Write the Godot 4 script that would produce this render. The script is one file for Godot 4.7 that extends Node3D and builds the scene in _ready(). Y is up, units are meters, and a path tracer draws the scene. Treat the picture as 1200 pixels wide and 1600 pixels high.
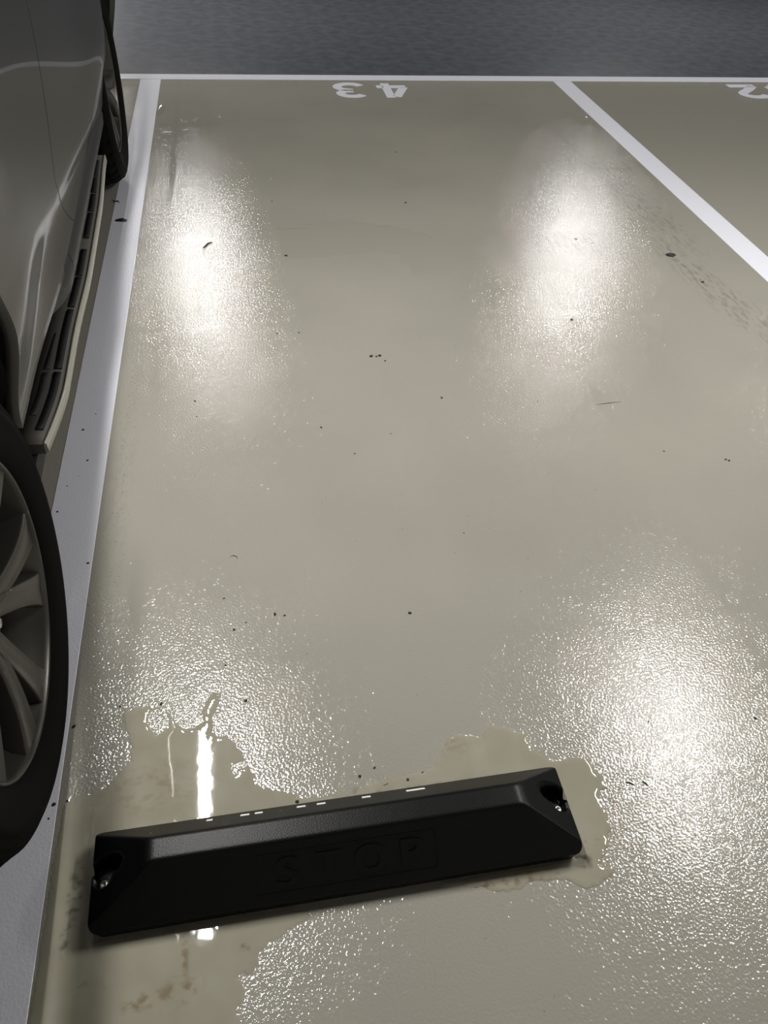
extends Node3D
# An underground car park seen from the head of bay 43: glossy beige epoxy, a rubber wheel stop in a film of water, a parked car.

const CEILING := 2.46
const LAMP_FACE := 2.30          # height of the luminous faces
const LAMP_ENERGY := 7.0
const WIDE := 1.86               # car, from sill to sill
const AXLE := 0.378              # wheel radius
const BASE := 2.77               # wheelbase
var M := {}
var names := {}


func _ready() -> void:
	var cam := Camera3D.new()
	cam.name = "camera"
	cam.transform = Transform3D(Basis(Vector3(0.98558, 0.04764, 0.16234), Vector3(0.07907, 0.71856, -0.69096), Vector3(-0.14957, 0.69383, 0.70443)), Vector3(0, 1.3531, 0))
	cam.fov = 67.292
	cam.near = 0.02
	add_child(cam)
	cam.current = true
	var env := Environment.new()
	env.background_mode = Environment.BG_COLOR
	env.background_color = Color(0, 0, 0)
	env.tonemap_mode = Environment.TONE_MAPPER_LINEAR
	env.tonemap_exposure = 1.0
	env.sdfgi_enabled = true
	env.ssao_enabled = true
	env.ssil_enabled = true
	var we := WorldEnvironment.new()
	we.name = "world_environment"
	we.environment = env
	add_child(we)
	materials()
	structure()
	lamps()
	markings()
	var car := build_car()
	car.position = Vector3(-0.415, 0.0013, -0.826)
	car.rotation.y = 0.029
	wheel_stop()
	water()
	debris()


# ---------------------------------------------------------------- helpers
func numbered(called: String) -> String:
	names[called] = names.get(called, -1) + 1
	return called if names[called] == 0 else "%s_%03d" % [called, names[called]]


func tag(o: Node, label: String, category := "", group := "", kind := "") -> Node:
	if label: o.set_meta("label", label)
	if category: o.set_meta("category", category)
	if group: o.set_meta("group", group)
	if kind: o.set_meta("kind", kind)
	return o


func base(called: String, at := Vector3.ZERO) -> Node3D:
	var o := Node3D.new()
	o.name = numbered(called)
	o.position = at
	add_child(o)
	return o


func obj(called: String, mesh: Mesh, m: Material, parent: Node = self) -> MeshInstance3D:
	var o := MeshInstance3D.new()
	o.name = numbered(called) if parent == self else called
	o.mesh = mesh
	o.material_override = m
	o.cast_shadow = GeometryInstance3D.SHADOW_CASTING_SETTING_ON
	parent.add_child(o, true)
	return o


func st0() -> SurfaceTool:
	var st := SurfaceTool.new()
	st.begin(Mesh.PRIMITIVE_TRIANGLES)
	return st


func vert(st: SurfaceTool, p: Vector3) -> void:
	st.set_uv(Vector2(p.x, p.z))
	st.set_uv2(Vector2((p.x + 0.467) / 1.1, p.z + 1.0))
	st.add_vertex(p)


func quad(st: SurfaceTool, a: Vector3, b: Vector3, c: Vector3, d: Vector3) -> void:
	for p in [a, b, c, a, c, d]:
		vert(st, p)


func done(st: SurfaceTool) -> ArrayMesh:
	st.index()
	st.generate_normals()
	return st.commit()


# grid of points rows[i][j]; smooth. flip turns the faces round.
func grid(rows: Array, flip := false, closed := false, st: SurfaceTool = null) -> SurfaceTool:
	if st == null:
		st = st0()
	st.set_smooth_group(0)
	var n: int = rows[0].size()
	for i in rows.size() - 1:
		for j in (n if closed else n - 1):
			var k: int = (j + 1) % n
			if flip: quad(st, rows[i][j], rows[i + 1][j], rows[i + 1][k], rows[i][k])
			else: quad(st, rows[i][j], rows[i][k], rows[i + 1][k], rows[i + 1][j])
	return st


func box(st: SurfaceTool, lo: Vector3, hi: Vector3) -> void:
	st.set_smooth_group(-1)
	var p := []
	for k in 8:
		p.append(Vector3(hi.x if k & 1 else lo.x, hi.y if k & 2 else lo.y, hi.z if k & 4 else lo.z))
	for f in [[0, 4, 6, 2], [1, 3, 7, 5], [0, 1, 5, 4], [2, 6, 7, 3], [0, 2, 3, 1], [4, 5, 7, 6]]:
		quad(st, p[f[0]], p[f[1]], p[f[2]], p[f[3]])


func boxmesh(lo: Vector3, hi: Vector3) -> ArrayMesh:
	var st := st0()
	box(st, lo, hi)
	return done(st)


# box with chamfered top edges
func plate(lo: Vector3, hi: Vector3, c: float) -> ArrayMesh:
	var st := st0()
	st.set_smooth_group(-1)
	var ring := func(i: float, y: float) -> Array:
		return [Vector3(lo.x + i, y, lo.z + i), Vector3(hi.x - i, y, lo.z + i), Vector3(hi.x - i, y, hi.z - i), Vector3(lo.x + i, y, hi.z - i)]
	var rs := [ring.call(0.0, lo.y), ring.call(0.0, hi.y - c), ring.call(c, hi.y)]
	for i in 2:
		for j in 4:
			quad(st, rs[i][j], rs[i][(j + 1) % 4], rs[i + 1][(j + 1) % 4], rs[i + 1][j])
	quad(st, rs[2][0], rs[2][1], rs[2][2], rs[2][3])
	quad(st, rs[0][3], rs[0][2], rs[0][1], rs[0][0])
	return done(st)


# flat outline in the xz plane, raised from y0 to y1
func prism(poly: PackedVector2Array, y0: float, y1: float, st: SurfaceTool = null) -> SurfaceTool:
	if st == null:
		st = st0()
	st.set_smooth_group(-1)
	if Geometry2D.is_polygon_clockwise(poly):
		poly.reverse()
	var t := Geometry2D.triangulate_polygon(poly)
	for i in range(0, t.size(), 3):
		var a := poly[t[i]]
		var b := poly[t[i + 1]]
		var c := poly[t[i + 2]]
		if (b - a).cross(c - a) < 0:
			var s := b
			b = c
			c = s
		for p in [a, b, c]: vert(st, Vector3(p.x, y1, p.y))
		for p in [a, c, b]: vert(st, Vector3(p.x, y0, p.y))
	for i in poly.size():
		var a := poly[i]
		var b := poly[(i + 1) % poly.size()]
		quad(st, Vector3(a.x, y0, a.y), Vector3(b.x, y0, b.y), Vector3(b.x, y1, b.y), Vector3(a.x, y1, a.y))
	return st


# revolve a profile of (radius, x) round the x axis
func lathe(profile: Array, n: int, st: SurfaceTool = null, shape = null) -> SurfaceTool:
	var rows := []
	for p in profile:
		var row := []
		for j in n:
			var a := TAU * j / n
			var r: float = p.x
			if shape != null:
				r = shape.call(p, j)
			row.append(Vector3(p.y, r * sin(a), -r * cos(a)))
		rows.append(row)
	return grid(rows, false, true, st)


func tube(path: Array, r: float, n := 6, st: SurfaceTool = null) -> SurfaceTool:
	var rows := []
	for i in path.size():
		var d: Vector3 = (path[mini(i + 1, path.size() - 1)] - path[maxi(i - 1, 0)]).normalized()
		var side := d.cross(Vector3.UP if absf(d.y) < 0.9 else Vector3.RIGHT).normalized()
		var up := side.cross(d)
		var row := []
		for j in n:
			row.append(path[i] + (side * cos(TAU * j / n) + up * sin(TAU * j / n)) * r * (0.35 if i == 0 or i == path.size() - 1 else 1.0))
		rows.append(row)
	return grid(rows, false, true, st)


func noise(f: float, octaves := 1, s := 1) -> FastNoiseLite:
	var n := FastNoiseLite.new()
	n.noise_type = FastNoiseLite.TYPE_SIMPLEX_SMOOTH
	n.seed = s
	n.frequency = f
	n.fractal_type = FastNoiseLite.FRACTAL_FBM if octaves > 1 else FastNoiseLite.FRACTAL_NONE
	n.fractal_octaves = octaves
	return n


func relief(f: float, strength: float, octaves := 1, s := 1, side := 1024) -> ImageTexture:
	var im := noise(f, octaves, s).get_seamless_image(side, side)
	im.convert(Image.FORMAT_RGBA8)
	im.bump_map_to_normal_map(strength)
	return ImageTexture.create_from_image(im)


func mottle(a: Color, b: Color, f: float, octaves: int, s: int, side := 512) -> ImageTexture:
	var im := noise(f, octaves, s).get_seamless_image(side, side)
	im.convert(Image.FORMAT_RGBA8)
	for y in side:
		for x in side:
			im.set_pixel(x, y, a.lerp(b, im.get_pixel(x, y).r))
	return ImageTexture.create_from_image(im)


func mat(called: String, c: Color, rough: float, metal := 0.0) -> StandardMaterial3D:
	var m := StandardMaterial3D.new()
	m.resource_name = called
	m.albedo_color = c
	m.roughness = rough
	m.metallic = metal
	M[called] = m
	return m


func bumpy(m: StandardMaterial3D, t: Texture2D, amount: float) -> void:
	m.normal_enabled = true
	m.normal_texture = t
	m.normal_scale = amount


# ---------------------------------------------------------------- materials
func materials() -> void:
	var peel := relief(0.09, 5.0, 3, 3)
	var m := mat("bay_epoxy", Color(0.51, 0.50, 0.467), 0.045)
	bumpy(m, peel, 0.195)
	m.uv1_scale = Vector3(1.5, 1.5, 1.5)
	m = mat("bay_epoxy_marked", Color(0.51, 0.50, 0.467), 0.045)
	bumpy(m, peel, 0.195)
	m.uv1_scale = Vector3(1.5, 1.5, 1.5)
	m.detail_enabled = true
	m.detail_uv_layer = BaseMaterial3D.DETAIL_UV_2
	m.detail_albedo = floor_marks()
	m = mat("aisle_epoxy", Color(0.295, 0.305, 0.325), 0.40)
	m.metallic_specular = 0.34
	m.albedo_texture = mottle(Color(0.82, 0.82, 0.84), Color(1, 1, 1), 0.012, 3, 8)
	bumpy(m, peel, 0.14)
	m.uv1_scale = Vector3(1.5, 1.5, 1.5)
	m = mat("line_paint", Color(0.785, 0.79, 0.825), 0.2)
	bumpy(m, peel, 0.14)
	m.uv1_scale = Vector3(1.5, 1.5, 1.5)
	m = mat("wet_floor", Color(0.53, 0.52, 0.47), 0.025)
	m.albedo_texture = mottle(Color(0.93, 0.915, 0.89), Color(1, 1, 1), 0.02, 4, 21)
	bumpy(m, peel, 0.0012)
	m.detail_enabled = true
	m.detail_uv_layer = BaseMaterial3D.DETAIL_UV_2
	m.detail_albedo = wet_marks()
	m = mat("wet_plain", Color(0.50, 0.49, 0.455), 0.05)
	m = mat("concrete", Color(0.55, 0.545, 0.53), 0.9)
	m.albedo_texture = mottle(Color(0.85, 0.85, 0.85), Color(1, 1, 1), 0.02, 4, 5)
	m = mat("wall_paint", Color(0.72, 0.72, 0.70), 0.7)
	m = mat("lamp_housing", Color(0.85, 0.85, 0.86), 0.4)
	m = mat("lamp_glow", Color(0.95, 0.95, 0.95), 0.4)
	m.emission_enabled = true
	m.emission = Color(1.0, 0.992, 0.975)
	m.emission_energy_multiplier = 4.0
	m = mat("rubber_stop", Color(0.015, 0.016, 0.019), 0.36)
	m.metallic_specular = 0.28
	bumpy(m, relief(0.35, 2.0, 2, 6, 256), 0.1)
	m.uv1_scale = Vector3(4, 4, 4)
	mat("tape", Color(0.85, 0.85, 0.83), 0.4)
	mat("steel", Color(0.78, 0.77, 0.74), 0.3, 0.85)
	mat("bolt_hole", Color(0.03, 0.03, 0.03), 0.6)
	m = mat("car_paint", Color(0.20, 0.20, 0.19), 0.42, 0.3)
	m.clearcoat_enabled = true
	m.clearcoat = 0.28
	m.clearcoat_roughness = 0.03
	mat("cladding", Color(0.13, 0.135, 0.14), 0.5)
	mat("underbody", Color(0.10, 0.10, 0.105), 0.7)
	mat("liner", Color(0.03, 0.03, 0.032), 0.9)
	mat("tyre", Color(0.026, 0.0255, 0.0245), 0.8).metallic_specular = 0.2
	mat("alloy", Color(0.31, 0.305, 0.288), 0.34, 0.75)
	mat("step_board", Color(0.36, 0.35, 0.325), 0.5, 0.3)
	mat("step_edge", Color(0.74, 0.73, 0.69), 0.3, 0.5)
	mat("step_pad", Color(0.05, 0.052, 0.062), 0.7)
	m = mat("car_glass", Color(0.02, 0.025, 0.025), 0.02)
	mat("red_lens", Color(0.35, 0.02, 0.02), 0.08)
	mat("clear_lens", Color(0.6, 0.6, 0.62), 0.06)
	mat("grit", Color(0.07, 0.06, 0.05), 0.8)
	mat("twig", Color(0.10, 0.075, 0.05), 0.8)
	mat("leaf", Color(0.055, 0.05, 0.045), 0.7)


# soft mottling and ragged spots of dirt over a stretch of floor; a spot is [centre, half size, turn, strength, colour]
func paint(from: Vector2, size: Vector2, w: int, h: int, spots: Array, mottled: float, run := Vector2(5.0, 0.8)) -> Image:
	var im := Image.create_empty(w, h, false, Image.FORMAT_RGBA8)
	var big := noise(1.3, 3, 11)
	var fine := noise(28.0, 3, 12)
	var stretch := noise(9.0, 4, 13)
	for j in h:
		for i in w:
			var p := from + size * Vector2((i + 0.5) / w, (j + 0.5) / h)
			var b := big.get_noise_2d(p.x, p.y)
			var c := Color(0.64, 0.62, 0.57) if b > 0 else Color(0.30, 0.28, 0.25)
			var a := absf(b) * mottled
			for s in spots:
				var q: Vector2 = (p - s[0]).rotated(s[2]) / s[1]
				var d := q.length_squared()
				if d < 1.6:
					var k: float = s[3] * clampf(1.0 - d / 1.6, 0, 1) * smoothstep(-0.2, 0.7, stretch.get_noise_2d(p.x * run.x, p.y * run.y) + 0.9 * fine.get_noise_2d(p.x * 1.5, p.y * 0.7 * maxf(1.0, run.y)))
					c = c.lerp(s[4], k / (k + a + 0.0001))
					a = maxf(a, k)
			im.set_pixel(i, j, Color(c.r, c.g, c.b, a))
	return im


# brown silt under the water round the wheel stop; x -0.467..0.633, z -1..0
func wet_marks() -> ImageTexture:
	var brown := Color(0.40, 0.34, 0.26)
	var dark := Color(0.20, 0.18, 0.15)
	return ImageTexture.create_from_image(paint(Vector2(-0.467, -1.0), Vector2(1.1, 1.0), 704, 640, [
		[[Vector2(-0.182, -0.414)][0], Vector2(0.006, 0.05), 0.0, 0.7, brown], [[Vector2(-0.195, -0.370)][0], Vector2(0.04, 0.02), 0.3, 0.8, brown], [[Vector2(-0.246, -0.366)][0], Vector2(0.03, 0.012), 0.2, 0.8, brown], [[Vector2(-0.328, -0.396)][0], Vector2(0.03, 0.01), 0.0, 0.6, brown],
		[[Vector2(0.487, -0.533)][0], Vector2(0.02, 0.06), 0.15, 0.6, brown], [[Vector2(0.496, -0.468)][0], Vector2(0.014, 0.016), 0.0, 0.9, dark], [[Vector2(0.482, -0.501)][0], Vector2(0.07, 0.004), 0.0, 0.9, brown], [[Vector2(0.385, -0.456)][0], Vector2(0.07, 0.012), 0.0, 0.8, brown],
		[[Vector2(0.305, -0.454)][0], Vector2(0.06, 0.008), 0.0, 0.9, brown], [[Vector2(0.290, -0.634)][0], Vector2(0.12, 0.012), 0.0, 0.6, brown], [[Vector2(0.171, -0.638)][0], Vector2(0.06, 0.010), 0.0, 0.6, brown], [[Vector2(-0.090, -0.416)][0], Vector2(0.008, 0.008), 0.0, 1.0, dark],
		[[Vector2(-0.361, -0.541)][0], Vector2(0.012, 0.05), 0.0, 0.7, dark], [[Vector2(-0.364, -0.469)][0], Vector2(0.012, 0.03), 0.0, 0.7, dark], [[Vector2(-0.232, -0.708)][0], Vector2(0.10, 0.05), 0.0, 0.35, brown], [[Vector2(0.309, -0.717)][0], Vector2(0.05, 0.02), 0.0, 0.35, brown]], 0.10, Vector2(3.5, 3.5)))


# dirt on the coating of bay 43: scuffs, tyre marks, dried water, brown tide lines; x -0.467..2.033, z 0..-5.12
func floor_marks() -> ImageTexture:
	var w := 1024
	var h := 2048
	var grime := Color(0.30, 0.28, 0.25)
	var brown := Color(0.42, 0.34, 0.24)
	# [centre, half size, turn, strength, colour]
	var spots := [
		[[Vector2(1.745, -3.277)][0], Vector2(0.10, 0.55), 0.10, 0.40, grime], [[Vector2(1.716, -3.651)][0], Vector2(0.22, 0.20), 0.0, 0.35, grime], [[Vector2(1.329, -2.843)][0], Vector2(0.22, 0.12), 0.1, 0.40, grime],
		[[Vector2(1.719, -2.541)][0], Vector2(0.06, 0.55), 0.16, 0.45, grime], [[Vector2(1.750, -2.291)][0], Vector2(0.08, 0.35), 0.16, 0.35, grime], [[Vector2(-0.178, -2.568)][0], Vector2(0.07, 0.07), 0.0, 0.5, Color(0.55, 0.48, 0.36)],
		[[Vector2(-0.371, -1.545)][0], Vector2(0.035, 0.45), 0.0, 0.12, grime], [[Vector2(2.083, -4.325)][0], Vector2(0.3, 0.3), 0.0, 0.2, grime], [[Vector2(0.601, -0.882)][0], Vector2(0.04, 0.03), 0.0, 0.3, grime],
		[[Vector2(0.602, -0.565)][0], Vector2(0.02, 0.04), 0.0, 0.55, brown], [[Vector2(0.581, -0.496)][0], Vector2(0.02, 0.05), 0.0, 0.4, brown], [[Vector2(0.546, -0.451)][0], Vector2(0.025, 0.03), 0.0, 0.4, brown],
		[[Vector2(0.200, -0.668)][0], Vector2(0.05, 0.006), 0.0, 0.6, brown], [[Vector2(0.107, -0.648)][0], Vector2(0.04, 0.012), 0.0, 0.5, brown], [[Vector2(-0.353, -0.535)][0], Vector2(0.012, 0.10), 0.0, 0.5, grime],
	]
	var im := paint(Vector2(-0.467, -5.12), Vector2(2.5, 5.12), w, h, spots, 0.13)
	var rng := RandomNumberGenerator.new()
	rng.seed = 5
	for k in 420:
		var i := rng.randi_range(0, w - 1)
		var j := rng.randi_range(0, h - 1)
		im.set_pixel(i, j, Color(0.2, 0.17, 0.13, rng.randf_range(0.35, 0.9)))
	for k in 150:                                     # specks beside the white line
		var p := Vector2(rng.randfn(-0.36, 0.012), rng.randf_range(-2.1, -1.1))
		im.set_pixel(clampi(int((p.x + 0.467) / 2.5 * w), 0, w - 1), clampi(int((1.0 + p.y / 5.12) * h), 0, h - 1), Color(0.12, 0.11, 0.09, rng.randf_range(0.3, 0.9)))
	return ImageTexture.create_from_image(im)


# ---------------------------------------------------------------- setting
func slab(x0: float, x1: float, z0: float, z1: float) -> ArrayMesh:
	var st := st0()
	st.set_smooth_group(-1)
	var p := [Vector3(x0, 0, z0), Vector3(x1, 0, z0), Vector3(x1, 0, z1), Vector3(x0, 0, z1)]
	for k in [0, 2, 1, 0, 3, 2]:
		st.set_uv(Vector2(p[k].x, p[k].z))
		st.set_uv2(Vector2((p[k].x + 0.467) / 2.5, 1.0 + p[k].z / 5.12))
		st.add_vertex(p[k])
	for k in 4:
		var a: Vector3 = p[k]
		var b: Vector3 = p[(k + 1) % 4]
		quad(st, a, b, b + Vector3(0, -0.2, 0), a + Vector3(0, -0.2, 0))
	var d := Vector3(0, -0.2, 0)
	quad(st, p[0] + d, p[1] + d, p[2] + d, p[3] + d)
	return done(st)


func structure() -> void:
	var f := base("floor")
	tag(f, "glossy epoxy coated car park floor, beige bays and grey aisle", "", "", "structure")
	obj("bay_coating", slab(-0.467, 2.033, -5.12, 0.8), M.bay_epoxy_marked, f)
	obj("bay_coating", slab(-9.0, -0.467, -5.12, 0.8), M.bay_epoxy, f)
	obj("bay_coating", slab(2.033, 11.0, -5.12, 0.8), M.bay_epoxy, f)
	obj("aisle_coating", slab(-9.0, 11.0, -11.2, -5.12), M.aisle_epoxy, f)
	obj("bay_coating", slab(-9.0, 11.0, -16.4, -11.2), M.bay_epoxy, f)
	var c := obj("ceiling", boxmesh(Vector3(-9, CEILING, -16.4), Vector3(11, CEILING + 0.2, 0.8)), M.concrete)
	tag(c, "bare concrete car park ceiling", "", "", "structure")
	for s in [["wall_back", Vector3(-9, -0.2, 0.8), Vector3(11, CEILING + 0.2, 1.0)], ["wall_front", Vector3(-9, -0.2, -16.6), Vector3(11, CEILING + 0.2, -16.4)],
			["wall_left", Vector3(-9.2, -0.2, -16.6), Vector3(-9, CEILING + 0.2, 1.0)], ["wall_right", Vector3(11, -0.2, -16.6), Vector3(11.2, CEILING + 0.2, 1.0)]]:
		tag(obj(s[0], boxmesh(s[1], s[2]), M.wall_paint), "painted concrete car park wall", "", "", "structure")


func lamps() -> void:
	var spots := [[-0.41, -1.79, "over the white line beside the parked car"], [2.03, -1.79, "over the white line between bays 43 and 42"], [-2.91, -1.79, "on the far side of the parked car"], [4.53, -1.79, "over the far side of bay 42"],
		[-0.41, -6.95, "over the grey aisle in line with the parked car"], [3.25, -6.95, "over the grey aisle off bay 42"], [-4.1, -6.95, "over the grey aisle beyond the parked car"], [6.9, -6.95, "over the grey aisle past bay 42"],
		[-2.4, -14.6, "over the bays across the aisle"]]
	for s in spots:
		var o := base("ceiling_light", Vector3(s[0], LAMP_FACE, s[1]))
		tag(o, "long white batten light " + s[2], "ceiling light", "batten lights on the ceiling")
		obj("housing", boxmesh(Vector3(-0.045, 0.012, -0.63), Vector3(0.045, 0.07, 0.63)), M.lamp_housing, o)
		obj("diffuser", boxmesh(Vector3(-0.028, 0.0, -0.6), Vector3(0.028, 0.0119, 0.6)), M.lamp_glow, o)
		for k in [-1, 1]:
			obj("end_cap", boxmesh(Vector3(-0.046, -0.002, k * 0.618 - 0.017), Vector3(0.046, 0.072, k * 0.618 + 0.017)), M.lamp_housing, o)
			obj("hanger", boxmesh(Vector3(-0.01, 0.07, k * 0.4 - 0.01), Vector3(0.01, CEILING - LAMP_FACE, k * 0.4 + 0.01)), M.lamp_housing, o)
		var l := AreaLight3D.new()
		l.name = "light"
		l.area_size = Vector2(0.056, 1.2)
		l.light_energy = LAMP_ENERGY
		l.light_color = Color(1.0, 0.992, 0.975)
		l.area_range = 40.0
		l.area_attenuation = 2.0
		l.shadow_enabled = true
		l.rotation.x = -PI / 2
		l.position = Vector3(0, -0.004, 0)
		o.add_child(l)


func stroke(path: Array, width: float, st: SurfaceTool, y1: float) -> void:
	var l := PackedVector2Array()
	var r := PackedVector2Array()
	for i in path.size():
		var d: Vector2 = (path[mini(i + 1, path.size() - 1)] - path[maxi(i - 1, 0)]).normalized()
		var n := Vector2(-d.y, d.x) * width / 2
		l.append(path[i] + n)
		r.append(path[i] - n)
	for i in path.size() - 1:
		prism(PackedVector2Array([l[i], l[i + 1], r[i + 1], r[i]]), 0.0, y1, st)


func arc(c: Vector2, rx: float, ry: float, a0: float, a1: float, n := 14) -> Array:
	var out := []
	for k in n + 1:
		var a := deg_to_rad(lerpf(a0, a1, float(k) / n))
		out.append(c + Vector2(rx * cos(a), ry * sin(a)))
	return out


# digits are drawn upright in a 1 x 1.5 cell (x right, y up) and turned to be read from the aisle
func digit(ch: String, parent: Node3D, at: Vector2, size: Vector2) -> void:
	var st := st0()
	var polys := []
	match ch:
		"3":
			polys = [arc(Vector2(0.44, 1.10), 0.40, 0.29, 155, -72) + [Vector2(0.36, 0.82)], [Vector2(0.36, 0.75)] + arc(Vector2(0.44, 0.40), 0.44, 0.33, 78, -158)]
		"2":
			polys = [arc(Vector2(0.48, 1.07), 0.40, 0.31, 165, -42) + [Vector2(0.42, 0.52), Vector2(0.12, 0.16)], [Vector2(0.02, 0.12), Vector2(1.0, 0.12)]]
		"4":
			polys = [[Vector2(0.66, 0.0), Vector2(0.66, 1.5)], [Vector2(0.44, 1.42), Vector2(0.02, 0.42)], [Vector2(-0.06, 0.36), Vector2(0.5, 0.36)], [Vector2(0.74, 0.36), Vector2(1.0, 0.36)]]
	for p in polys:
		var path := []
		for q in p:
			path.append(Vector2(at.x - q.x * size.x, at.y + q.y * size.y / 1.5))
		stroke(path, size.x * 0.31, st, 0.0012)
	obj("digit", done(st), M.line_paint, parent)


func markings() -> void:
	var group := "white lines between the bays"
	for s in [[-0.524, "white painted line under the wheels of the parked car"], [1.976, "white painted line between bays 43 and 42"], [4.476, "white painted line on the far side of bay 42"], [-3.024, "white painted line on the far side of the parked car"]]:
		tag(obj("bay_line", plate(Vector3(s[0], 0, -5.08), Vector3(s[0] + 0.115, 0.0012, 0.6), 0.0008), M.line_paint), s[1], "line marking", group)
	tag(obj("aisle_line", plate(Vector3(-8, 0, -5.185), Vector3(10, 0.0012, -5.085), 0.0008), M.line_paint), "white painted line across the bay mouths along the grey aisle", "line marking")
	var n := base("bay_number")
	tag(n, "white painted number 43 at the mouth of the bay", "number")
	digit("4", n, Vector2(1.00, -5.02), Vector2(0.165, 0.27))
	digit("3", n, Vector2(0.745, -5.02), Vector2(0.165, 0.27))
	n = base("bay_number")
	tag(n, "white painted number 42 at the mouth of the next bay", "number")
	digit("4", n, Vector2(3.55, -5.02), Vector2(0.18, 0.27))
	digit("2", n, Vector2(3.31, -5.02), Vector2(0.19, 0.27))


# ---------------------------------------------------------------- car (x outwards from the rim plane, y up, -z forwards; a = distance in front of the rear axle)
func side_x(a: float, y: float) -> float:
	var crease := clampf(0.66 - 0.151 * (a - 0.645), 0.40, 0.71)
	var x := 0.0
	if y > crease:
		x = 0.032 * sin(clampf((y - crease) / 0.42, 0, 1) * PI / 2)
		x -= 0.10 * pow(maxf(0.0, y - 0.98), 1.5)
	else:
		var soft := smoothstep(0.55, 1.15, a)
		var t := clampf((crease - y) / maxf(0.05, crease - 0.40), 0, 1)
		x = -0.013 * soft * lerpf(sin(PI * t), pow(sin(PI * t), 2.0), 0.6) - 0.004 * t
	x -= 0.02 * smoothstep(0.64, 0.41, y) * smoothstep(1.2, 0.6, a)
	for c in [0.0, BASE]:
		var r := Vector2(a - c, y - 0.40).length()
		x += 0.028 * exp(-pow(maxf(0.0, r - 0.44) / 0.38, 2)) * smoothstep(0.40, 0.66, y)
	x += 0.022 * exp(-pow((a - 0.05) / 0.5, 2)) * smoothstep(0.74, 0.93, y)
	x -= 0.35 * pow(maxf(0.0, -0.25 - a), 2.0) + 0.35 * pow(maxf(0.0, a - 3.1), 2.0)
	return x


func arch(y: float) -> float:                    # half width of a wheel arch at height y
	var t := clampf((y - 0.40) / 0.455, -1, 1)
	return 0.445 * pow(maxf(0.0, 1.0 - pow(absf(t), 3.0)), 1 / 3.0) if y > 0.40 else 0.445


func at_side(a: float, y: float, far: bool, inset := 0.0) -> Vector3:
	var x := side_x(a, y) - inset
	return Vector3(-WIDE - x if far else x, y, -a)


# a panel by rows of height: left and right edges are functions of y
func panel_rows(left: Callable, right: Callable, y0: float, y1: float, far: bool) -> ArrayMesh:
	var rows := []
	var ny := 44
	var us := [0.0, 0.002, 0.006, 0.02]
	for k in range(1, 24): us.append(0.02 + 0.96 * k / 24.0)
	us += [0.98, 0.994, 0.998, 1.0]
	for i in range(-1, ny + 1):
		var y := lerpf(y0, y1, clampf(i, 0, ny) / ny)
		var row := []
		for j in range(-1, us.size() + 1):
			var u: float = us[clampi(j, 0, us.size() - 1)]
			var edge := j < 0 or j == us.size() or i < 0
			row.append(at_side(lerpf(left.call(y), right.call(y), u), y, far, 0.022 if edge else 0.0))
		rows.append(row)
	return done(grid(rows, not far))


# a panel by columns along the car: bottom and top edges are functions of a
func panel_columns(a0: float, a1: float, low: Callable, high: Callable, far: bool) -> ArrayMesh:
	var rows := []
	var na := 60
	var vs := [0.0, 0.01, 0.03]
	for k in range(1, 16): vs.append(0.03 + 0.97 * k / 15.0)
	for i in range(-1, na + 2):
		var a := lerpf(a0, a1, clampf(i, 0, na) / na)
		var row := []
		for j in range(-1, vs.size()):
			var edge := i < 0 or i > na or j < 0
			row.append(at_side(a, lerpf(low.call(a), high.call(a), vs[maxi(j, 0)]), far, 0.022 if edge else 0.0))
		rows.append(row)
	return done(grid(rows, far))


# sweep a closed or open section (Vector2 x, y) given for each station a
func sweep(stations: Array, section: Callable, far: bool, closed := true) -> SurfaceTool:
	var rows := []
	for a in stations:
		var row := []
		for q in section.call(a):
			row.append(Vector3(-WIDE - q.x if far else q.x, q.y, -a))
		rows.append(row)
	var st := grid(rows, not far, closed)
	if closed:
		st.set_smooth_group(-1)
		for e in [0, rows.size() - 1]:
			for k in range(1, rows[e].size() - 1):
				var t := [rows[e][0], rows[e][k], rows[e][k + 1]]
				if (e == 0) == far: t.reverse()
				for p in t: vert(st, p)
	return st


func steps(a0: float, a1: float, n: int) -> Array:
	var out := []
	for k in n + 1: out.append(lerpf(a0, a1, float(k) / n))
	return out


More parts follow.
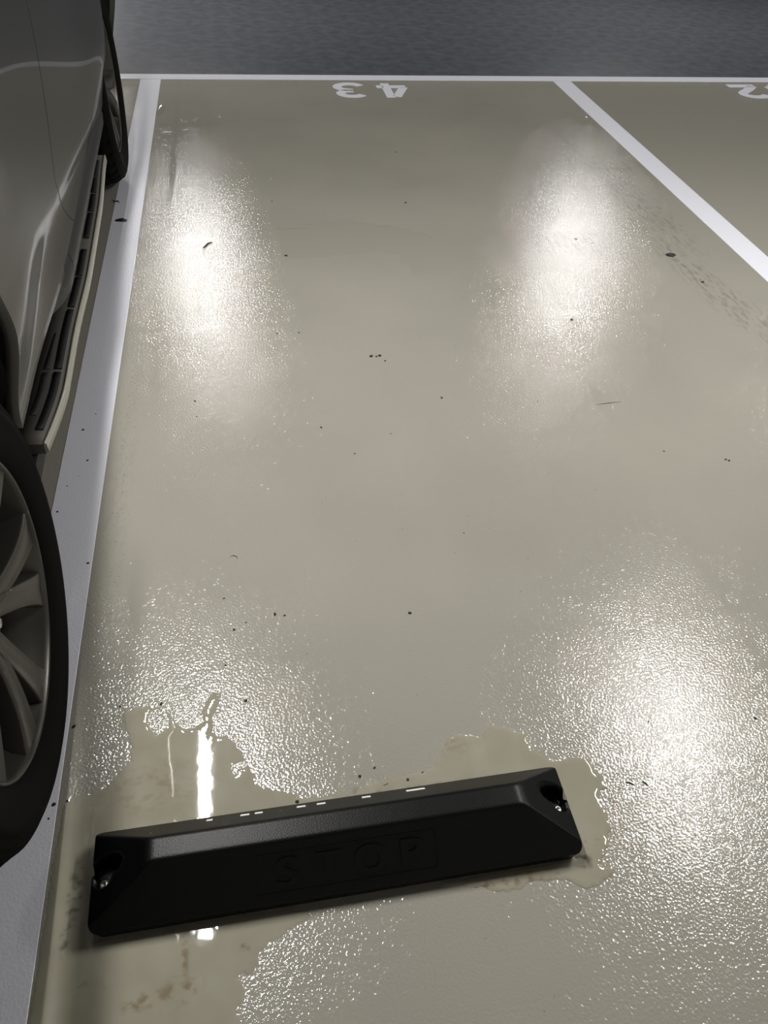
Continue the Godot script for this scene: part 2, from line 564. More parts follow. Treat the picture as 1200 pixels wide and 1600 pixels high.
func build_car() -> Node3D:
	var car := base("car")
	tag(car, "dark silver SUV with side steps parked on the white line", "car")
	var seam := func(y: float) -> float:         # between the doors
		return 1.19 + 0.9 * pow(maxf(0.0, 0.585 - y), 0.95) + 0.02 * maxf(0.0, y - 0.6)
	var rear_seam := func(y: float) -> float:
		return arch(y) if y < 0.74 else lerpf(arch(0.74), 0.30, (y - 0.74) / 0.36)
	for far in [false, true]:
		obj("rear_door", panel_rows(rear_seam, func(y): return seam.call(y) - 0.0035, 0.405, 1.10, far), M.car_paint, car)
		obj("front_door", panel_rows(func(y): return seam.call(y) + 0.0035, func(y): return 2.405, 0.395, 1.10, far), M.car_paint, car)
		obj("rear_quarter", panel_columns(-0.82, 0.364, func(a): return 0.45 if absf(a) > 0.445 else 0.40 + 0.455 * pow(1.0 - pow(absf(a) / 0.445, 3.0), 1 / 3.0), func(a): return minf(1.10, 0.74 + 5.0 * (0.3675 - a)), far), M.car_paint, car)
		obj("front_fender", panel_columns(2.412, 3.55, func(a): return (0.33 if a < BASE else 0.45) if absf(a - BASE) > 0.445 else 0.40 + 0.455 * pow(1.0 - pow(absf(a - BASE) / 0.445, 3.0), 1 / 3.0), func(a): return 1.08 - 0.24 * pow(maxf(0.0, a - 2.5) / 1.05, 1.6), far), M.car_paint, car)
		# sill cladding, in two lengths
		var clad := func(a: float) -> Array:
			var low := 0.35 + 0.055 * smoothstep(1.05, 0.62, a)
			var top := 0.43
			var i := -0.085 * smoothstep(1.12, 0.72, a)
			return [Vector2(-0.02 + i, top), Vector2(-0.006 + i, top - 0.012), Vector2(0.001 + i, 0.5 * (top + low)), Vector2(-0.003 + i, low + 0.004), Vector2(-0.012 + i, low), Vector2(-0.14, low), Vector2(-0.14, top)]
		obj("sill_cladding", done(sweep(steps(0.40, 1.165, 20), clad, far)), M.cladding, car)
		obj("sill_cladding", done(sweep(steps(1.17, 2.36, 20), clad, far)), M.cladding, car)
		side_step(car, far)
		# inside of the wheel arches
		for c in [0.0, BASE]:
			var rows := []
			for k in 25:
				var t := PI * k / 24.0
				var q := Vector2(c + 0.455 * cos(t), 0.385 + 0.475 * sin(t))
				if k == 0 or k == 24: q.y = 0.30
				var row := []
				for x in [-0.012 - 0.05 * smoothstep(0.55, 0.40, q.y), -0.09, -0.30]:
					row.append(Vector3(-WIDE - x if far else x, q.y, -q.x))
				rows.append(row)
			obj("arch_liner", done(grid(rows, far)), M.liner, car)
		# windows of this side, above the belt
		for w in [[0.36, 1.15, 0.36, 1.13, "rear_side_window"], [1.24, 2.30, 1.22, 1.66, "front_side_window"], [-0.55, 0.27, -0.30, 0.27, "quarter_window"]]:
			var rows := []
			for k in 7:
				var t := k / 6.0
				var row := []
				for j in 9:
					var a := lerpf(lerpf(w[0], w[2], t), lerpf(w[1], w[3], t), j / 8.0)
					var x := 0.012 - 0.20 * t - 0.03 * t * t
					row.append(Vector3(-WIDE - x if far else x, 1.10 + 0.48 * t, -a))
				rows.append(row)
			obj(w[4], done(grid(rows, not far)), M.car_glass, car)
		for w in [[0.27, 0.36, 0.27, 0.36, "rear_pillar"], [1.15, 1.24, 1.13, 1.22, "door_pillar"], [2.30, 2.50, 1.66, 1.78, "windscreen_pillar"], [-0.80, -0.55, -0.62, -0.30, "tail_pillar"]]:
			var rows := []
			for k in 7:
				var t := k / 6.0
				var row := []
				for j in 4:
					var a := lerpf(lerpf(w[0], w[2], t), lerpf(w[1], w[3], t), j / 3.0)
					var x := 0.015 - 0.20 * t - 0.03 * t * t
					row.append(Vector3(-WIDE - x if far else x, 1.095 + 0.50 * t, -a))
				rows.append(row)
			obj(w[4], done(grid(rows, not far)), M.car_paint, car)
		# door mirror
		var mr := lathe([Vector2(0.001, -0.09), Vector2(0.05, -0.085), Vector2(0.075, -0.03), Vector2(0.08, 0.04), Vector2(0.06, 0.09), Vector2(0.001, 0.10)], 20)
		var mo := obj("door_mirror", done(mr), M.car_paint, car)
		mo.position = Vector3(-WIDE - 0.11 if far else 0.11, 1.21, -2.12)
		mo.scale = Vector3(1, 1, 0.75)
		obj("mirror_stalk", boxmesh(Vector3(-0.02, 1.11, -2.17), Vector3(0.06, 1.16, -2.10)) if not far else boxmesh(Vector3(-WIDE - 0.06, 1.11, -2.17), Vector3(-WIDE + 0.02, 1.16, -2.10)), M.cladding, car)
		for d in [[0.30, "rear"], [1.34, "front"]]:
			var hp := at_side(d[0] + 0.09, 1.03, far)
			var dir := -1.0 if far else 1.0
			obj("door_handle", done(tube([hp + Vector3(0, 0, 0.09), hp + Vector3(0.012 * dir, 0, 0.07), hp + Vector3(0.014 * dir, 0, -0.07), hp + Vector3(0, 0, -0.09)], 0.012, 8)), M.car_paint, car)
		for c in [0.0, BASE]:
			wheel(car, c, far)
	# across the car
	var skins := [["bonnet", 3.50, 2.45, 0.86, 1.10, 0.10, M.car_paint], ["windscreen", 2.47, 1.72, 1.10, 1.60, 0.22, M.car_glass], ["roof", 1.73, -0.40, 1.60, 1.60, 0.20, M.car_paint], ["rear_window", -0.39, -0.72, 1.60, 1.13, 0.16, M.car_glass]]
	for s in skins:
		var rows := []
		for k in 11:
			var t := k / 10.0
			var a := lerpf(s[1], s[2], t)
			var y := lerpf(s[3], s[4], t) + (0.045 if s[0] == "bonnet" else 0.03) * sin(PI * t)
			var inset: float = clampf((y - 1.10) / 0.50, 0, 1) * 0.23 + (0.06 if s[0] == "bonnet" else 0.0)
			var row := []
			for j in 17:
				var u := j / 16.0
				row.append(Vector3(lerpf(0.0 - inset, -WIDE + inset, u), y + 0.05 * sin(PI * u) - 0.02, -a))
			rows.append(row)
		obj(s[0], done(grid(rows)), s[6], car)
	for e in [["front_bumper", 3.52, 1.0, 0.24, 0.88], ["rear_bumper", -0.78, -1.0, 0.26, 0.70], ["tailgate", -0.72, -1.0, 0.70, 1.14]]:
		var rows := []
		for k in 13:
			var t := k / 12.0
			var y := lerpf(e[3], e[4], t)
			var row := []
			for j in 25:
				var u := j / 24.0 * 2.0 - 1.0
				var out: float = (0.13 if e[0] == "front_bumper" else 0.10) * (1.0 - pow(absf(u), 3.0)) + 0.05 * sin(PI * t)
				row.append(Vector3(-WIDE / 2 + u * (WIDE / 2 - 0.05), y, -(e[1] + e[2] * (out - 0.03))))
			rows.append(row)
		obj(e[0], done(grid(rows, e[2] < 0)), M.car_paint if e[0] != "rear_bumper" else M.car_paint, car)
	for k in [0, 1]:
		var x := -0.24 if k == 0 else -WIDE + 0.24
		obj("tail_light", plate(Vector3(x - 0.17, 0.80, 0.775), Vector3(x + 0.17, 0.92, 0.815), 0.01), M.red_lens, car)
		obj("headlight", plate(Vector3(x - 0.18, 0.68, -3.645), Vector3(x + 0.18, 0.78, -3.60), 0.01), M.clear_lens, car)
	# dark inner body: closes the shell behind the panel gaps
	var st := st0()
	box(st, Vector3(-WIDE + 0.29, 0.26, -3.5), Vector3(-0.29, 0.88, 0.74))
	box(st, Vector3(-WIDE + 0.055, 0.19, -2.30), Vector3(-0.055, 0.234, -0.47))
	box(st, Vector3(-WIDE + 0.13, 0.234, -2.30), Vector3(-0.13, 0.40, -0.47))
	box(st, Vector3(-WIDE + 0.05, 0.40, -2.30), Vector3(-0.05, 0.99, -0.47))
	box(st, Vector3(-WIDE + 0.10, 0.87, -3.4), Vector3(-0.10, 0.98, 0.70))
	obj("inner_body", done(st), M.underbody, car)
	return car


func side_step(car: Node3D, far: bool) -> void:
	var edge := func(a: float) -> float:         # outer edge of the board
		return 0.002 - 0.010 * smoothstep(1.4, 1.0, a) - 0.022 * pow(clampf((0.80 - a) / 0.22, 0, 1), 1.5) - 0.012 * smoothstep(1.8, 2.3, a)
	var stations := steps(0.575, 2.30, 60)
	var board := func(a: float) -> Array:
		var x: float = edge.call(a) - 0.0065
		return [Vector2(x, 0.236), Vector2(x, 0.262), Vector2(-0.09, 0.266), Vector2(-0.09, 0.236)]
	var b := obj("side_step", done(sweep(stations, board, far)), M.step_board, car)
	var trim := func(a: float) -> Array:
		var x: float = edge.call(a)
		return [Vector2(x - 0.0065, 0.240), Vector2(x - 0.0065, 0.264), Vector2(x - 0.004, 0.266), Vector2(x, 0.262), Vector2(x + 0.001, 0.240)]
	obj("edge_trim", done(sweep(stations, trim, far)), M.step_edge, b)
	for p in [[2.24, 2.09, 0], [2.075, 1.945, 0], [1.93, 1.79, 0], [1.775, 1.59, 0], [1.51, 1.345, 0], [1.335, 1.165, 0], [1.15, 0.865, 0], [0.85, 0.625, 0], [1.03, 0.865, 1], [0.85, 0.68, 1]]:
		var st_a := steps(p[1], p[0], 8)
		var pad := func(a: float) -> Array:
			var x: float = edge.call(a)
			var hi: float = -0.018 if p[2] == 0 else -0.046
			var lo: float = hi - (0.016 if p[2] == 0 else lerpf(0.004, 0.016, clampf((1.03 - a) / 0.2, 0, 1)))
			return [Vector2(x + lo, 0.258), Vector2(x + lo, 0.2668), Vector2(x + hi, 0.2662), Vector2(x + hi, 0.258)]
		obj("grip_pad", done(sweep(st_a, pad, far)), M.step_pad, b)
	for a in [0.75, 1.4, 2.1]:
		obj("bracket", boxmesh(Vector3(-0.16, 0.215, -a - 0.02), Vector3(-0.04, 0.237, -a + 0.02)) if not far else boxmesh(Vector3(-WIDE + 0.04, 0.215, -a - 0.02), Vector3(-WIDE + 0.16, 0.237, -a + 0.02)), M.underbody, b)


func wheel(car: Node3D, a: float, far: bool) -> void:
	var w := Node3D.new()
	w.name = "wheel"
	car.add_child(w, true)
	w.position = Vector3(-WIDE if far else 0.0, AXLE, -a)
	if far: w.rotation.y = PI
	var R := AXLE
	# tyre: section from the outer bead over the sidewall and tread to the inner bead; rows of shoulder blocks
	var prof := [Vector2(0.244, -0.020), Vector2(0.252, -0.002), Vector2(0.262, 0.006), Vector2(0.285, 0.013), Vector2(0.310, 0.016), Vector2(0.318, 0.0175), Vector2(0.322, 0.0155), Vector2(0.334, 0.0105), Vector2(0.337, 0.0115), Vector2(0.340, 0.0085), Vector2(0.348, 0.0025), Vector2(0.351, 0.0035), Vector2(0.354, -0.002), Vector2(0.358, -0.009),
		Vector2(0.366, -0.020), Vector2(0.371, -0.032), Vector2(0.373, -0.044), Vector2(0.366, -0.046), Vector2(0.366, -0.053), Vector2(0.3745, -0.055), Vector2(0.376, -0.082), Vector2(0.368, -0.084), Vector2(0.368, -0.093), Vector2(0.377, -0.095),
		Vector2(0.378, -0.125), Vector2(0.369, -0.127), Vector2(0.369, -0.136), Vector2(0.377, -0.138), Vector2(0.376, -0.165), Vector2(0.367, -0.167), Vector2(0.367, -0.174), Vector2(0.373, -0.176), Vector2(0.366, -0.20), Vector2(0.350, -0.215), Vector2(0.30, -0.228), Vector2(0.244, -0.20)]
	var blocks := func(p: Vector2, j: int) -> float:
		var shoulder := p.y < -0.004 and p.y > -0.045 and p.x > 0.35
		return p.x - (0.007 if shoulder and j % 6 < 2 else 0.0)
	obj("tyre", done(lathe(prof, 240, null, blocks)), M.tyre, w)
	# rim: flange, well and barrel
	var rim := obj("rim", done(lathe([Vector2(0.245, -0.016), Vector2(0.254, -0.008), Vector2(0.254, -0.002), Vector2(0.249, 0.002), Vector2(0.2465, -0.001), Vector2(0.2435, -0.008), Vector2(0.238, -0.03), Vector2(0.226, -0.05), Vector2(0.212, -0.12), Vector2(0.215, -0.20), Vector2(0.24, -0.21)], 96)), M.alloy, w)
	obj("brake_disc", done(lathe([Vector2(0.001, -0.10), Vector2(0.155, -0.10), Vector2(0.155, -0.125), Vector2(0.001, -0.125)], 48)), M.underbody, w)
	obj("back_plate", done(lathe([Vector2(0.001, -0.19), Vector2(0.214, -0.19)], 48)), M.liner, w)
	# five twin spokes
	for k in 5:
		for s in [-1, 1]:
			var c := deg_to_rad(-25.0 + 72.0 * k)
			var rows := []
			for i in 13:
				var t := i / 12.0
				var r := lerpf(0.035, 0.247, t)
				var spread: float = deg_to_rad(lerpf(8.0, 14.5, t)) * s
				var half := lerpf(0.017, 0.026, t) + 0.009 * pow(t, 5.0)
				var mid := Vector2(cos(c + spread), sin(c + spread)) * r
				var n := Vector2(-sin(c + spread * 1.3), cos(c + spread * 1.3))
				var face := -0.030 + 0.026 * sin(PI * 0.5 * t)
				var row := []
				for q in [[-0.92, -0.05], [-1.0, -0.006], [-0.96, -0.002], [-0.90, 0.0], [0.0, -0.0025], [0.90, 0.0], [0.96, -0.002], [1.0, -0.006], [0.92, -0.05]]:
					var p: Vector2 = mid + n * half * q[0]
					row.append(Vector3(face + q[1], p.y, -p.x))
				rows.append(row)
			obj("spoke", done(grid(rows)), M.alloy, rim)
	obj("hub", done(lathe([Vector2(0.075, -0.07), Vector2(0.075, -0.035), Vector2(0.066, -0.027), Vector2(0.036, -0.026), Vector2(0.034, -0.021), Vector2(0.028, -0.018), Vector2(0.001, -0.017)], 40)), M.alloy, rim)
	for k in 5:
		var t := TAU * k / 5.0 + 0.2
		var nut := obj("wheel_nut", done(lathe([Vector2(0.010, -0.03), Vector2(0.010, -0.012), Vector2(0.008, -0.010), Vector2(0.001, -0.010)], 6)), M.steel, rim)
		nut.position = Vector3(-0.012, 0.052 * sin(t), -0.052 * cos(t))


# ---------------------------------------------------------------- wheel stop
func wheel_stop() -> void:
	var o := base("wheel_stop", Vector3(0.081, 0, -0.548))
	o.rotation.y = 0.012
	tag(o, "black moulded rubber wheel stop lying in a puddle", "wheel stop")
	var L := 0.408
	var D := 0.081
	var nx := 204
	var nz := 54
	var height := func(x: float, z: float) -> float:
		var front := 0.027 + (D - z) * 1.06
		var back := 0.027 + (z + D) * 1.35
		var ends := 0.040 + (L - absf(x)) * 0.62
		var k := 0.006
		var h := 0.100
		for e in [front, back, ends]:
			var t := clampf(0.5 + 0.5 * (h - e) / k, 0.0, 1.0)
			h = lerpf(h, e, t) - k * t * (1.0 - t)
		var back_by := 0.0 if x < 0 else 0.006
		var d := Vector2((absf(x) - (L - 0.021)) / 0.024, (z + 0.013 + back_by) / 0.017).length()
		if d < 1.6: h = minf(h, 0.012 + 0.10 * maxf(0.0, d - 0.75))
		d = Vector2((absf(x) - (L - 0.018)) / 0.013, (z - 0.007 + back_by) / 0.013).length()
		if d < 1.6: h = minf(h, 0.024 + 0.08 * maxf(0.0, d - 0.75))
		return h
	var rows := []
	for i in nz + 1:
		var row := []
		for j in nx + 1:
			var x := lerpf(-L, L, float(j) / nx)
			var z := lerpf(-D, D, float(i) / nz)
			# rounded plan corners
			var cx := absf(x) - (L - 0.012)
			var cz := absf(z) - (D - 0.012)
			if cx > 0 and cz > 0:
				var len := Vector2(cx, cz).length()
				var m := maxf(cx, cz)
				x = signf(x) * (L - 0.012 + cx * m / len)
				z = signf(z) * (D - 0.012 + cz * m / len)
			row.append(Vector3(x, height.call(x, z), z))
		rows.append(row)
	var st := grid(rows)
	# walls down to the floor, drawn in a little below the rim
	var ring := []
	for j in nx + 1: ring.append(rows[0][j])
	for i in range(1, nz + 1): ring.append(rows[i][nx])
	for j in range(nx - 1, -1, -1): ring.append(rows[nz][j])
	for i in range(nz - 1, 0, -1): ring.append(rows[i][0])
	var below := []
	var foot := []
	for p in ring:
		below.append(Vector3(p.x * 0.998, p.y - 0.004, p.z * 0.99))
		foot.append(Vector3(p.x * 0.985, 0.0, p.z * 0.955))
	st.set_smooth_group(1)
	for k in ring.size():
		var n := (k + 1) % ring.size()
		quad(st, ring[n], ring[k], below[k], below[n])
		quad(st, below[n], below[k], foot[k], foot[n])
	obj("body", done(st), M.rubber_stop, o)
	# raised word in a raised frame on the face towards the bay head
	var tilt := Basis(Vector3.RIGHT, -atan(1.0 / 1.06) + 0.0)
	var face := Transform3D(tilt, Vector3(0.0, 0.0, 0.0))
	var word := "STOP"
	for k in 4:
		var tm := TextMesh.new()
		var f := SystemFont.new()
		f.font_names = PackedStringArray(["Droid Sans"])
		f.font_weight = 700
		tm.font = f
		tm.text = word[k]
		tm.font_size = 64
		tm.pixel_size = 0.00105
		tm.depth = 0.003
		var g := obj("letter", tm, M.rubber_stop, o)
		g.transform = Transform3D(tilt, Vector3(-0.095 + 0.068 * k, 0.027 + 0.034 * 1.06 + 0.0008, D - 0.034 + 0.0008))
		g.scale = Vector3(1.25, 0.95, 1.0)
	var frame := st0()
	for b in [[-0.15, 0.155, 0.031, 0.0335], [-0.15, 0.155, -0.0335, -0.031], [-0.15, -0.147, -0.031, 0.031], [0.152, 0.155, -0.031, 0.031]]:
		box(frame, Vector3(b[0], b[2], -0.0012), Vector3(b[1], b[3], 0.0012))
	var fo := obj("frame", done(frame), M.rubber_stop, o)
	fo.transform = Transform3D(tilt, Vector3(0.0, 0.027 + 0.034 * 1.06, D - 0.034))
	# bolts in the end recesses
	for s in [[-0.390, 0.007], [0.390, 0.001]]:
		var b := obj("bolt", done(turned([Vector2(0.0085, 0.0), Vector2(0.0085, 0.004), Vector2(0.007, 0.0052), Vector2(0.0042, 0.0052), Vector2(0.0038, 0.003), Vector2(0.0001, 0.003)], 18)), M.steel, o)
		b.position = Vector3(s[0], 0.0255, s[1])
		b.scale = Vector3.ONE * 0.85
		b.rotation.z = 0.35 * signf(s[0]) * -1.0
		var wsh := obj("washer", done(turned([Vector2(0.013, 0.0), Vector2(0.013, 0.0015), Vector2(0.0065, 0.0015), Vector2(0.0001, 0.0015)], 20)), M.bolt_hole, b)
		wsh.position.y = -0.001
	# remnants of reflective tape along the far slope
	var z_at := -D + 0.016
	for s in [[335, 6], [388, 9], [409, 8], [474, 9], [505, 9], [576, 9], [655, 20]]:
		var x: float = -0.138 + (s[0] - 335) * 0.001125 - 0.081
		var half: float = s[1] * 0.00085
		var t := obj("tape_remnant", plate(Vector3(-half, -0.001, -0.0045), Vector3(half, 0.0008, 0.0045), 0.0003), M.tape, o)
		t.transform = Transform3D(Basis(Vector3.RIGHT, -atan(1.35)), Vector3(x, 0.027 + (z_at + D) * 1.35, z_at))


# revolve (radius, y) round the y axis
func turned(profile: Array, n: int) -> SurfaceTool:
	var rows := []
	for p in profile:
		var row := []
		for j in n:
			row.append(Vector3(p.x * cos(TAU * j / n), p.y, p.x * sin(TAU * j / n)))
		rows.append(row)
	return grid(rows, true, true)


# ---------------------------------------------------------------- water
func depth_in(p: Vector2, poly: PackedVector2Array) -> float:
	var best := 1e9
	var n := poly.size()
	for i in n:
		var c := Geometry2D.get_closest_point_to_segment(p, poly[i], poly[(i + 1) % n])
		best = minf(best, p.distance_squared_to(c))
	return sqrt(best) * (1.0 if Geometry2D.is_point_in_polygon(p, poly) else -1.0)


# a film of water: a height field that rises from its ragged outline with a rounded rim
func film(called: String, outline: Array, islands: Array, thick: float, rag: float, step: float, m: Material) -> MeshInstance3D:
	var poly := PackedVector2Array(outline)
	var lo := poly[0]
	var hi := poly[0]
	for p in poly:
		lo = lo.min(p)
		hi = hi.max(p)
	lo -= Vector2(0.02, 0.02)
	hi += Vector2(0.02, 0.02)
	var nx := int(ceil((hi.x - lo.x) / step))
	var nz := int(ceil((hi.y - lo.y) / step))
	var every := 6
	var wob := noise(55.0, 3, 31)
	var wob2 := noise(190.0, 2, 32)
	var swell := noise(24.0, 2, 33)
	var exact := func(p: Vector2) -> float:
		var d := depth_in(p, poly)
		for isle in islands:
			d = minf(d, -depth_in(p, PackedVector2Array(isle)))
		return d
	var coarse := {}
	for i in range(0, nz + every, every):
		for j in range(0, nx + every, every):
			coarse[Vector2i(j, i)] = exact.call(lo + Vector2(j, i) * step)
	var h := PackedFloat32Array()
	h.resize((nx + 1) * (nz + 1))
	for i in nz + 1:
		for j in nx + 1:
			var c: float = coarse[Vector2i(j / every * every, i / every * every)]
			var p := lo + Vector2(j, i) * step
			var y := -0.003
			if c > 0.045:
				y = thick
			elif c > -0.035:
				var d: float = exact.call(p) + rag * wob.get_noise_2d(p.x, p.y) + rag * 0.45 * wob2.get_noise_2d(p.x, p.y)
				y = thick * (1.0 - exp(-d / 0.0035)) if d > 0 else maxf(-0.003, d * thick / 0.0035)
			if y > 0.0: y *= 1.0 + 0.02 * swell.get_noise_2d(p.x, p.y)
			h[i * (nx + 1) + j] = y
	var st := st0()
	st.set_smooth_group(0)
	for i in nz:
		for j in nx:
			var k := i * (nx + 1) + j
			if maxf(maxf(h[k], h[k + 1]), maxf(h[k + nx + 1], h[k + nx + 2])) > -0.0004:
				var p := lo + Vector2(j, i) * step
				quad(st, Vector3(p.x, h[k], p.y), Vector3(p.x + step, h[k + 1], p.y), Vector3(p.x + step, h[k + nx + 2], p.y + step), Vector3(p.x, h[k + nx + 1], p.y + step))
	return obj(called, done(st), m)


func water() -> void:
	var left := [Vector2(-0.413, -0.324), Vector2(-0.406, -0.395), Vector2(-0.404, -0.494), Vector2(-0.403, -0.616), Vector2(-0.398, -0.697), Vector2(-0.376, -0.706), Vector2(-0.329, -0.719), Vector2(-0.316, -0.738), Vector2(-0.289, -0.766), Vector2(-0.289, -0.799), Vector2(-0.304, -0.842), Vector2(-0.312, -0.872), Vector2(-0.286, -0.878), Vector2(-0.266, -0.878), Vector2(-0.237, -0.877), Vector2(-0.222, -0.862), Vector2(-0.206, -0.835), Vector2(-0.189, -0.820), Vector2(-0.171, -0.824), Vector2(-0.156, -0.833), Vector2(-0.158, -0.855), Vector2(-0.150, -0.877), Vector2(-0.138, -0.897), Vector2(-0.120, -0.893), Vector2(-0.124, -0.871), Vector2(-0.132, -0.854), Vector2(-0.139, -0.838), Vector2(-0.136, -0.815), Vector2(-0.139, -0.803), Vector2(-0.128, -0.798), Vector2(-0.114, -0.793), Vector2(-0.097, -0.780), Vector2(-0.086, -0.760), Vector2(-0.081, -0.744), Vector2(-0.075, -0.729), Vector2(-0.068, -0.715), Vector2(-0.060, -0.690), Vector2(-0.048, -0.679), Vector2(-0.036, -0.678), Vector2(-0.031, -0.671), Vector2(-0.013, -0.669), Vector2(0.004, -0.662), Vector2(0.012, -0.651), Vector2(0.042, -0.649), Vector2(0.077, -0.648), Vector2(0.107, -0.650), Vector2(0.097, -0.622), Vector2(0.014, -0.589), Vector2(-0.026, -0.507), Vector2(0.003, -0.462), Vector2(0.022, -0.446), Vector2(-0.008, -0.439), Vector2(-0.015, -0.434), Vector2(-0.031, -0.427), Vector2(-0.052, -0.417), Vector2(-0.067, -0.410), Vector2(-0.071, -0.388), Vector2(-0.082, -0.376), Vector2(-0.093, -0.382), Vector2(-0.101, -0.377), Vector2(-0.096, -0.365), Vector2(-0.093, -0.347), Vector2(-0.107, -0.334), Vector2(-0.100, -0.323), Vector2(-0.088, -0.273)]
	var isle := [Vector2(-0.254, -0.874), Vector2(-0.232, -0.868), Vector2(-0.221, -0.849), Vector2(-0.223, -0.827), Vector2(-0.242, -0.816), Vector2(-0.257, -0.829), Vector2(-0.262, -0.855)]
	var isle2 := [Vector2(-0.103, -0.733), Vector2(-0.091, -0.736), Vector2(-0.077, -0.739), Vector2(-0.071, -0.728), Vector2(-0.087, -0.725), Vector2(-0.097, -0.714), Vector2(-0.103, -0.720)]
	var right := [Vector2(0.105, -0.633), Vector2(0.125, -0.655), Vector2(0.175, -0.664), Vector2(0.224, -0.669), Vector2(0.252, -0.671), Vector2(0.272, -0.679), Vector2(0.285, -0.693), Vector2(0.295, -0.709), Vector2(0.312, -0.730), Vector2(0.330, -0.739), Vector2(0.352, -0.735), Vector2(0.379, -0.727), Vector2(0.389, -0.738), Vector2(0.406, -0.743), Vector2(0.432, -0.742), Vector2(0.443, -0.732), Vector2(0.469, -0.721), Vector2(0.468, -0.702), Vector2(0.472, -0.685), Vector2(0.484, -0.675), Vector2(0.496, -0.661), Vector2(0.517, -0.656), Vector2(0.537, -0.660), Vector2(0.568, -0.659), Vector2(0.576, -0.640), Vector2(0.578, -0.623), Vector2(0.588, -0.617), Vector2(0.589, -0.604), Vector2(0.589, -0.590), Vector2(0.571, -0.587), Vector2(0.564, -0.573), Vector2(0.568, -0.561), Vector2(0.572, -0.551), Vector2(0.569, -0.533), Vector2(0.569, -0.518), Vector2(0.557, -0.505), Vector2(0.549, -0.487), Vector2(0.539, -0.474), Vector2(0.524, -0.459), Vector2(0.530, -0.454), Vector2(0.542, -0.460), Vector2(0.545, -0.447), Vector2(0.537, -0.436), Vector2(0.520, -0.432), Vector2(0.507, -0.424), Vector2(0.488, -0.421), Vector2(0.473, -0.429), Vector2(0.455, -0.441), Vector2(0.439, -0.444), Vector2(0.422, -0.444), Vector2(0.400, -0.448), Vector2(0.388, -0.446), Vector2(0.374, -0.438), Vector2(0.346, -0.439), Vector2(0.325, -0.442), Vector2(0.310, -0.452), Vector2(0.289, -0.454), Vector2(0.271, -0.459), Vector2(0.240, -0.462), Vector2(0.244, -0.479), Vector2(0.376, -0.503), Vector2(0.435, -0.540), Vector2(0.285, -0.610), Vector2(0.166, -0.612)]
	var foot := [Vector2(-0.322, -0.622), Vector2(0.484, -0.631), Vector2(0.484, -0.474), Vector2(-0.322, -0.464)]
	tag(film("puddle", left, [isle, isle2, foot], 0.0011, 0.0035, 0.0026, M.wet_floor), "shallow puddle of clear water round the end of the wheel stop by the car", "puddle")
	tag(film("puddle", right, [foot], 0.0019, 0.003, 0.0026, M.wet_floor), "shallow puddle with a bright wavy rim round the free end of the wheel stop", "puddle")
	tag(film("puddle", [Vector2(0.124, -3.080), Vector2(0.307, -3.088), Vector2(0.428, -3.100), Vector2(0.544, -3.069), Vector2(0.668, -3.013), Vector2(0.733, -2.961), Vector2(0.771, -2.865), Vector2(0.784, -2.742), Vector2(0.785, -2.636), Vector2(0.737, -2.599), Vector2(0.594, -2.619), Vector2(0.584, -2.671), Vector2(0.573, -2.777), Vector2(0.527, -2.802), Vector2(0.451, -2.796), Vector2(0.276, -2.786), Vector2(0.130, -2.784)], [], 0.0004, 0.004, 0.012, M.wet_plain), "faint thin film of drying water in mid bay towards the number 43", "puddle")
	tag(film("puddle", [Vector2(-0.450, -4.531), Vector2(-0.398, -4.531), Vector2(-0.392, -4.616), Vector2(-0.367, -4.595), Vector2(-0.370, -4.489), Vector2(-0.394, -4.428), Vector2(-0.445, -4.418), Vector2(-0.472, -4.449), Vector2(-0.469, -4.510)], [], 0.001, 0.002, 0.008, M.wet_plain), "small grey drip puddle across the white line beside the front wheel", "puddle")


# ---------------------------------------------------------------- loose dirt
func pebble(r: float, flat: float, s: int, m: Material, called: String) -> MeshInstance3D:
	var rng := RandomNumberGenerator.new()
	rng.seed = s
	var rows := []
	for i in 5:
		var t := PI * i / 4.0
		var row := []
		for j in 8:
			var q := r * rng.randf_range(0.7, 1.15) if i > 0 and i < 4 else 0.0001
			row.append(Vector3(q * sin(t) * cos(TAU * j / 8) * 1.3, r * flat * (1.0 - cos(t)) * 0.5 + 0.0002, q * sin(t) * sin(TAU * j / 8)))
		rows.append(row)
	return obj(called, done(grid(rows, true, true)), m)


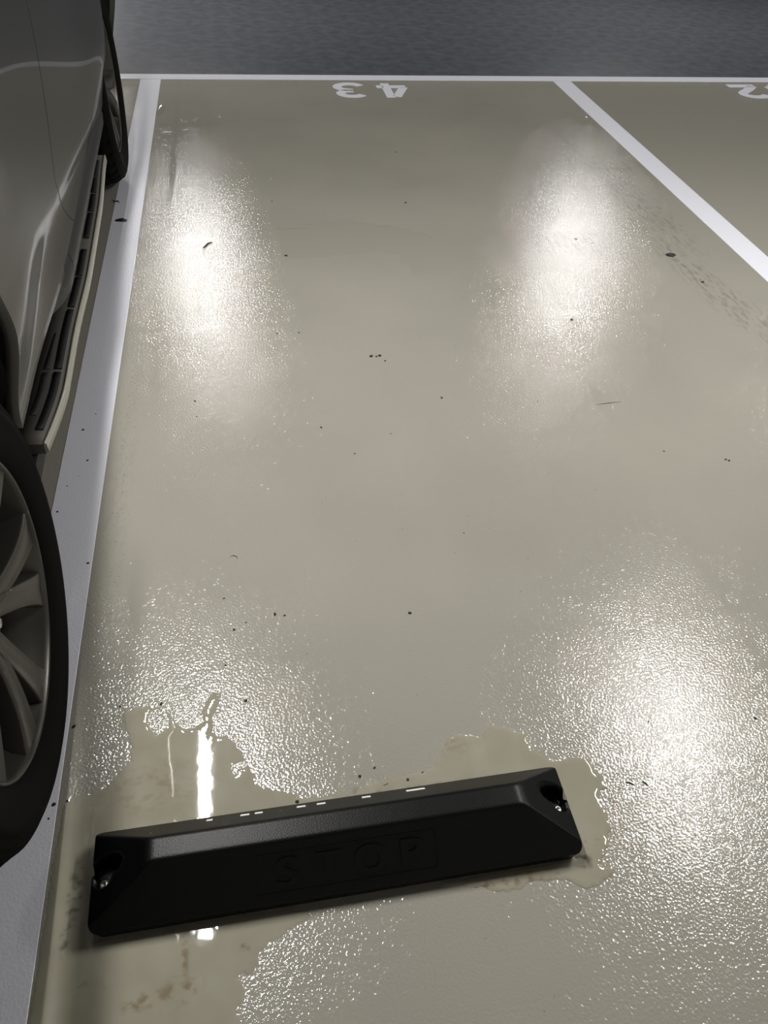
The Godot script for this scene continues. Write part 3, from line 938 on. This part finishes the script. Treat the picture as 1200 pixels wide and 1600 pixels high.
func debris() -> void:
	var p: Array = [Vector2(-0.163, -2.884), Vector2(-0.154, -2.899), Vector2(-0.144, -2.921), Vector2(-0.129, -2.931)]
	var path := []
	for q in p: path.append(Vector3(q.x, 0.004, q.y))
	tag(obj("twig", done(tube(path, 0.0035)), M.twig), "short dark twig lying in the bright lamp reflection beside the car", "twig")
	var leaf := pebble(0.018, 0.25, 3, M.leaf, "leaf_scrap")
	leaf.position = Vector3([Vector2(-0.484, -3.155)][0].x, 0.0012, [Vector2(-0.484, -3.155)][0].y)
	tag(leaf, "dark oval scrap of leaf on the white line beside the side step", "leaf scrap")
	path = []
	for q in [Vector2(-0.536, -3.360), Vector2(-0.524, -3.339), Vector2(-0.514, -3.346), Vector2(-0.505, -3.332)]: path.append(Vector3(q.x, 0.003, q.y))
	tag(obj("twig", done(tube(path, 0.0028)), M.twig), "tiny curled dark sprig on the floor between front tyre and leaf scrap", "twig")
	path = []
	for q in [Vector2(0.172, -0.653), Vector2(0.181, -0.656)]: path.append(Vector3(q.x, 0.002, q.y))
	tag(obj("rubber_crumb", done(tube(path, 0.0018)), M.leaf), "tiny black rod shaped crumb behind the wheel stop", "crumb")
	var c := pebble(0.017, 0.2, 9, M.leaf, "mud_crumb")
	c.position = Vector3([Vector2(1.687, -2.711)][0].x, 0, [Vector2(1.687, -2.711)][0].y)
	tag(c, "flat dark crumb of mud beside the tyre scuffs near the diagonal white line", "crumb")
	path = []
	for q in [Vector2(-0.094, -1.265), Vector2(-0.087, -1.268), Vector2(-0.079, -1.263), Vector2(-0.078, -1.255)]: path.append(Vector3(q.x, 0.001, q.y))
	tag(obj("hair", done(tube(path, 0.0006)), M.leaf), "fine curled dark fibre on the open beige floor", "fibre")
	path = []
	for q in [Vector2(1.004, -1.761), Vector2(1.048, -1.766), Vector2(1.090, -1.769)]: path.append(Vector3(q.x, 0.001, q.y))
	tag(obj("hair", done(tube(path, 0.0007)), M.leaf), "long thin straight fibre on the open floor towards bay 42", "fibre")
	for q in [[Vector2(0.627, -0.597), Vector2(0.634, -0.594), Vector2(0.641, -0.589)], [Vector2(0.659, -0.595), Vector2(0.664, -0.588), Vector2(0.667, -0.584)]]:
		path = []
		for k in q: path.append(Vector3(k.x, 0.001, k.y))
		tag(obj("dirt_flake", done(tube(path, 0.0017)), M.leaf), "thin dark flake of dirt beside the bright wavy puddle rim", "crumb", "dark flakes beside the puddle rim")
	var spots: Array = [Vector2(0.763, -3.884), Vector2(0.701, -3.276), Vector2(0.150, -2.248), Vector2(0.367, -2.086), Vector2(0.384, -2.084), Vector2(0.395, -2.087), Vector2(0.408, -2.056), Vector2(-0.182, -1.896), Vector2(-0.176, -1.821), Vector2(0.170, -1.735), Vector2(0.363, -1.686), Vector2(0.545, -1.842), Vector2(0.249, -1.610), Vector2(1.293, -1.468), Vector2(0.833, -1.797), Vector2(1.712, -2.484), Vector2(1.123, -1.528), Vector2(1.286, -1.474), Vector2(0.477, -1.277), Vector2(0.296, -1.046), Vector2(-0.111, -1.139), Vector2(-0.091, -1.049), Vector2(-0.065, -1.065), Vector2(-0.001, -1.080), Vector2(0.020, -1.074), Vector2(-0.237, -0.883), Vector2(-0.316, -0.888), Vector2(-0.072, -0.868), Vector2(-0.111, -0.958), Vector2(0.946, -0.690), Vector2(0.723, -0.713), Vector2(0.012, -0.645), Vector2(0.161, -0.691), Vector2(0.131, -0.678), Vector2(0.249, -0.669), Vector2(0.219, -0.658), Vector2(0.212, -0.640), Vector2(-0.399, -0.855), Vector2(-0.393, -0.704), Vector2(-0.416, -0.700), Vector2(-0.421, -0.675), Vector2(-0.418, -1.283), Vector2(0.125, -3.316), Vector2(0.148, -2.805), Vector2(0.079, -2.250), Vector2(1.341, -2.878), Vector2(1.397, -2.839), Vector2(1.102, -2.253), Vector2(-0.457, -1.861), Vector2(-0.458, -1.656), Vector2(-0.475, -1.596), Vector2(-0.484, -1.790), Vector2(-0.498, -1.559), Vector2(-0.509, -1.465)]
	for k in spots.size():
		var g := pebble([0.0022, 0.003, 0.0018, 0.0035][k % 4] * (1.0 if spots[k].y > -2.0 else 1.6), 0.7, 40 + k, M.grit, "grit_speck")
		g.position = Vector3(spots[k].x, 0.0, spots[k].y)
		g.rotation.y = k * 1.3
		var q: Vector2 = spots[k]
		if q.x < -0.41: tag(g, "tiny dark speck of grit on the white line beside the car", "grit", "specks of grit on the white line")
		elif q.y > -0.85: tag(g, "tiny dark speck of grit on the floor close round the wheel stop", "grit", "specks of grit round the wheel stop")
		elif q.y > -1.6: tag(g, "tiny dark speck of grit on the open floor between puddles and mid bay", "grit", "specks of grit near the puddles")
		else: tag(g, "tiny dark speck of grit on the open floor towards the bay number", "grit", "specks of grit in mid bay")
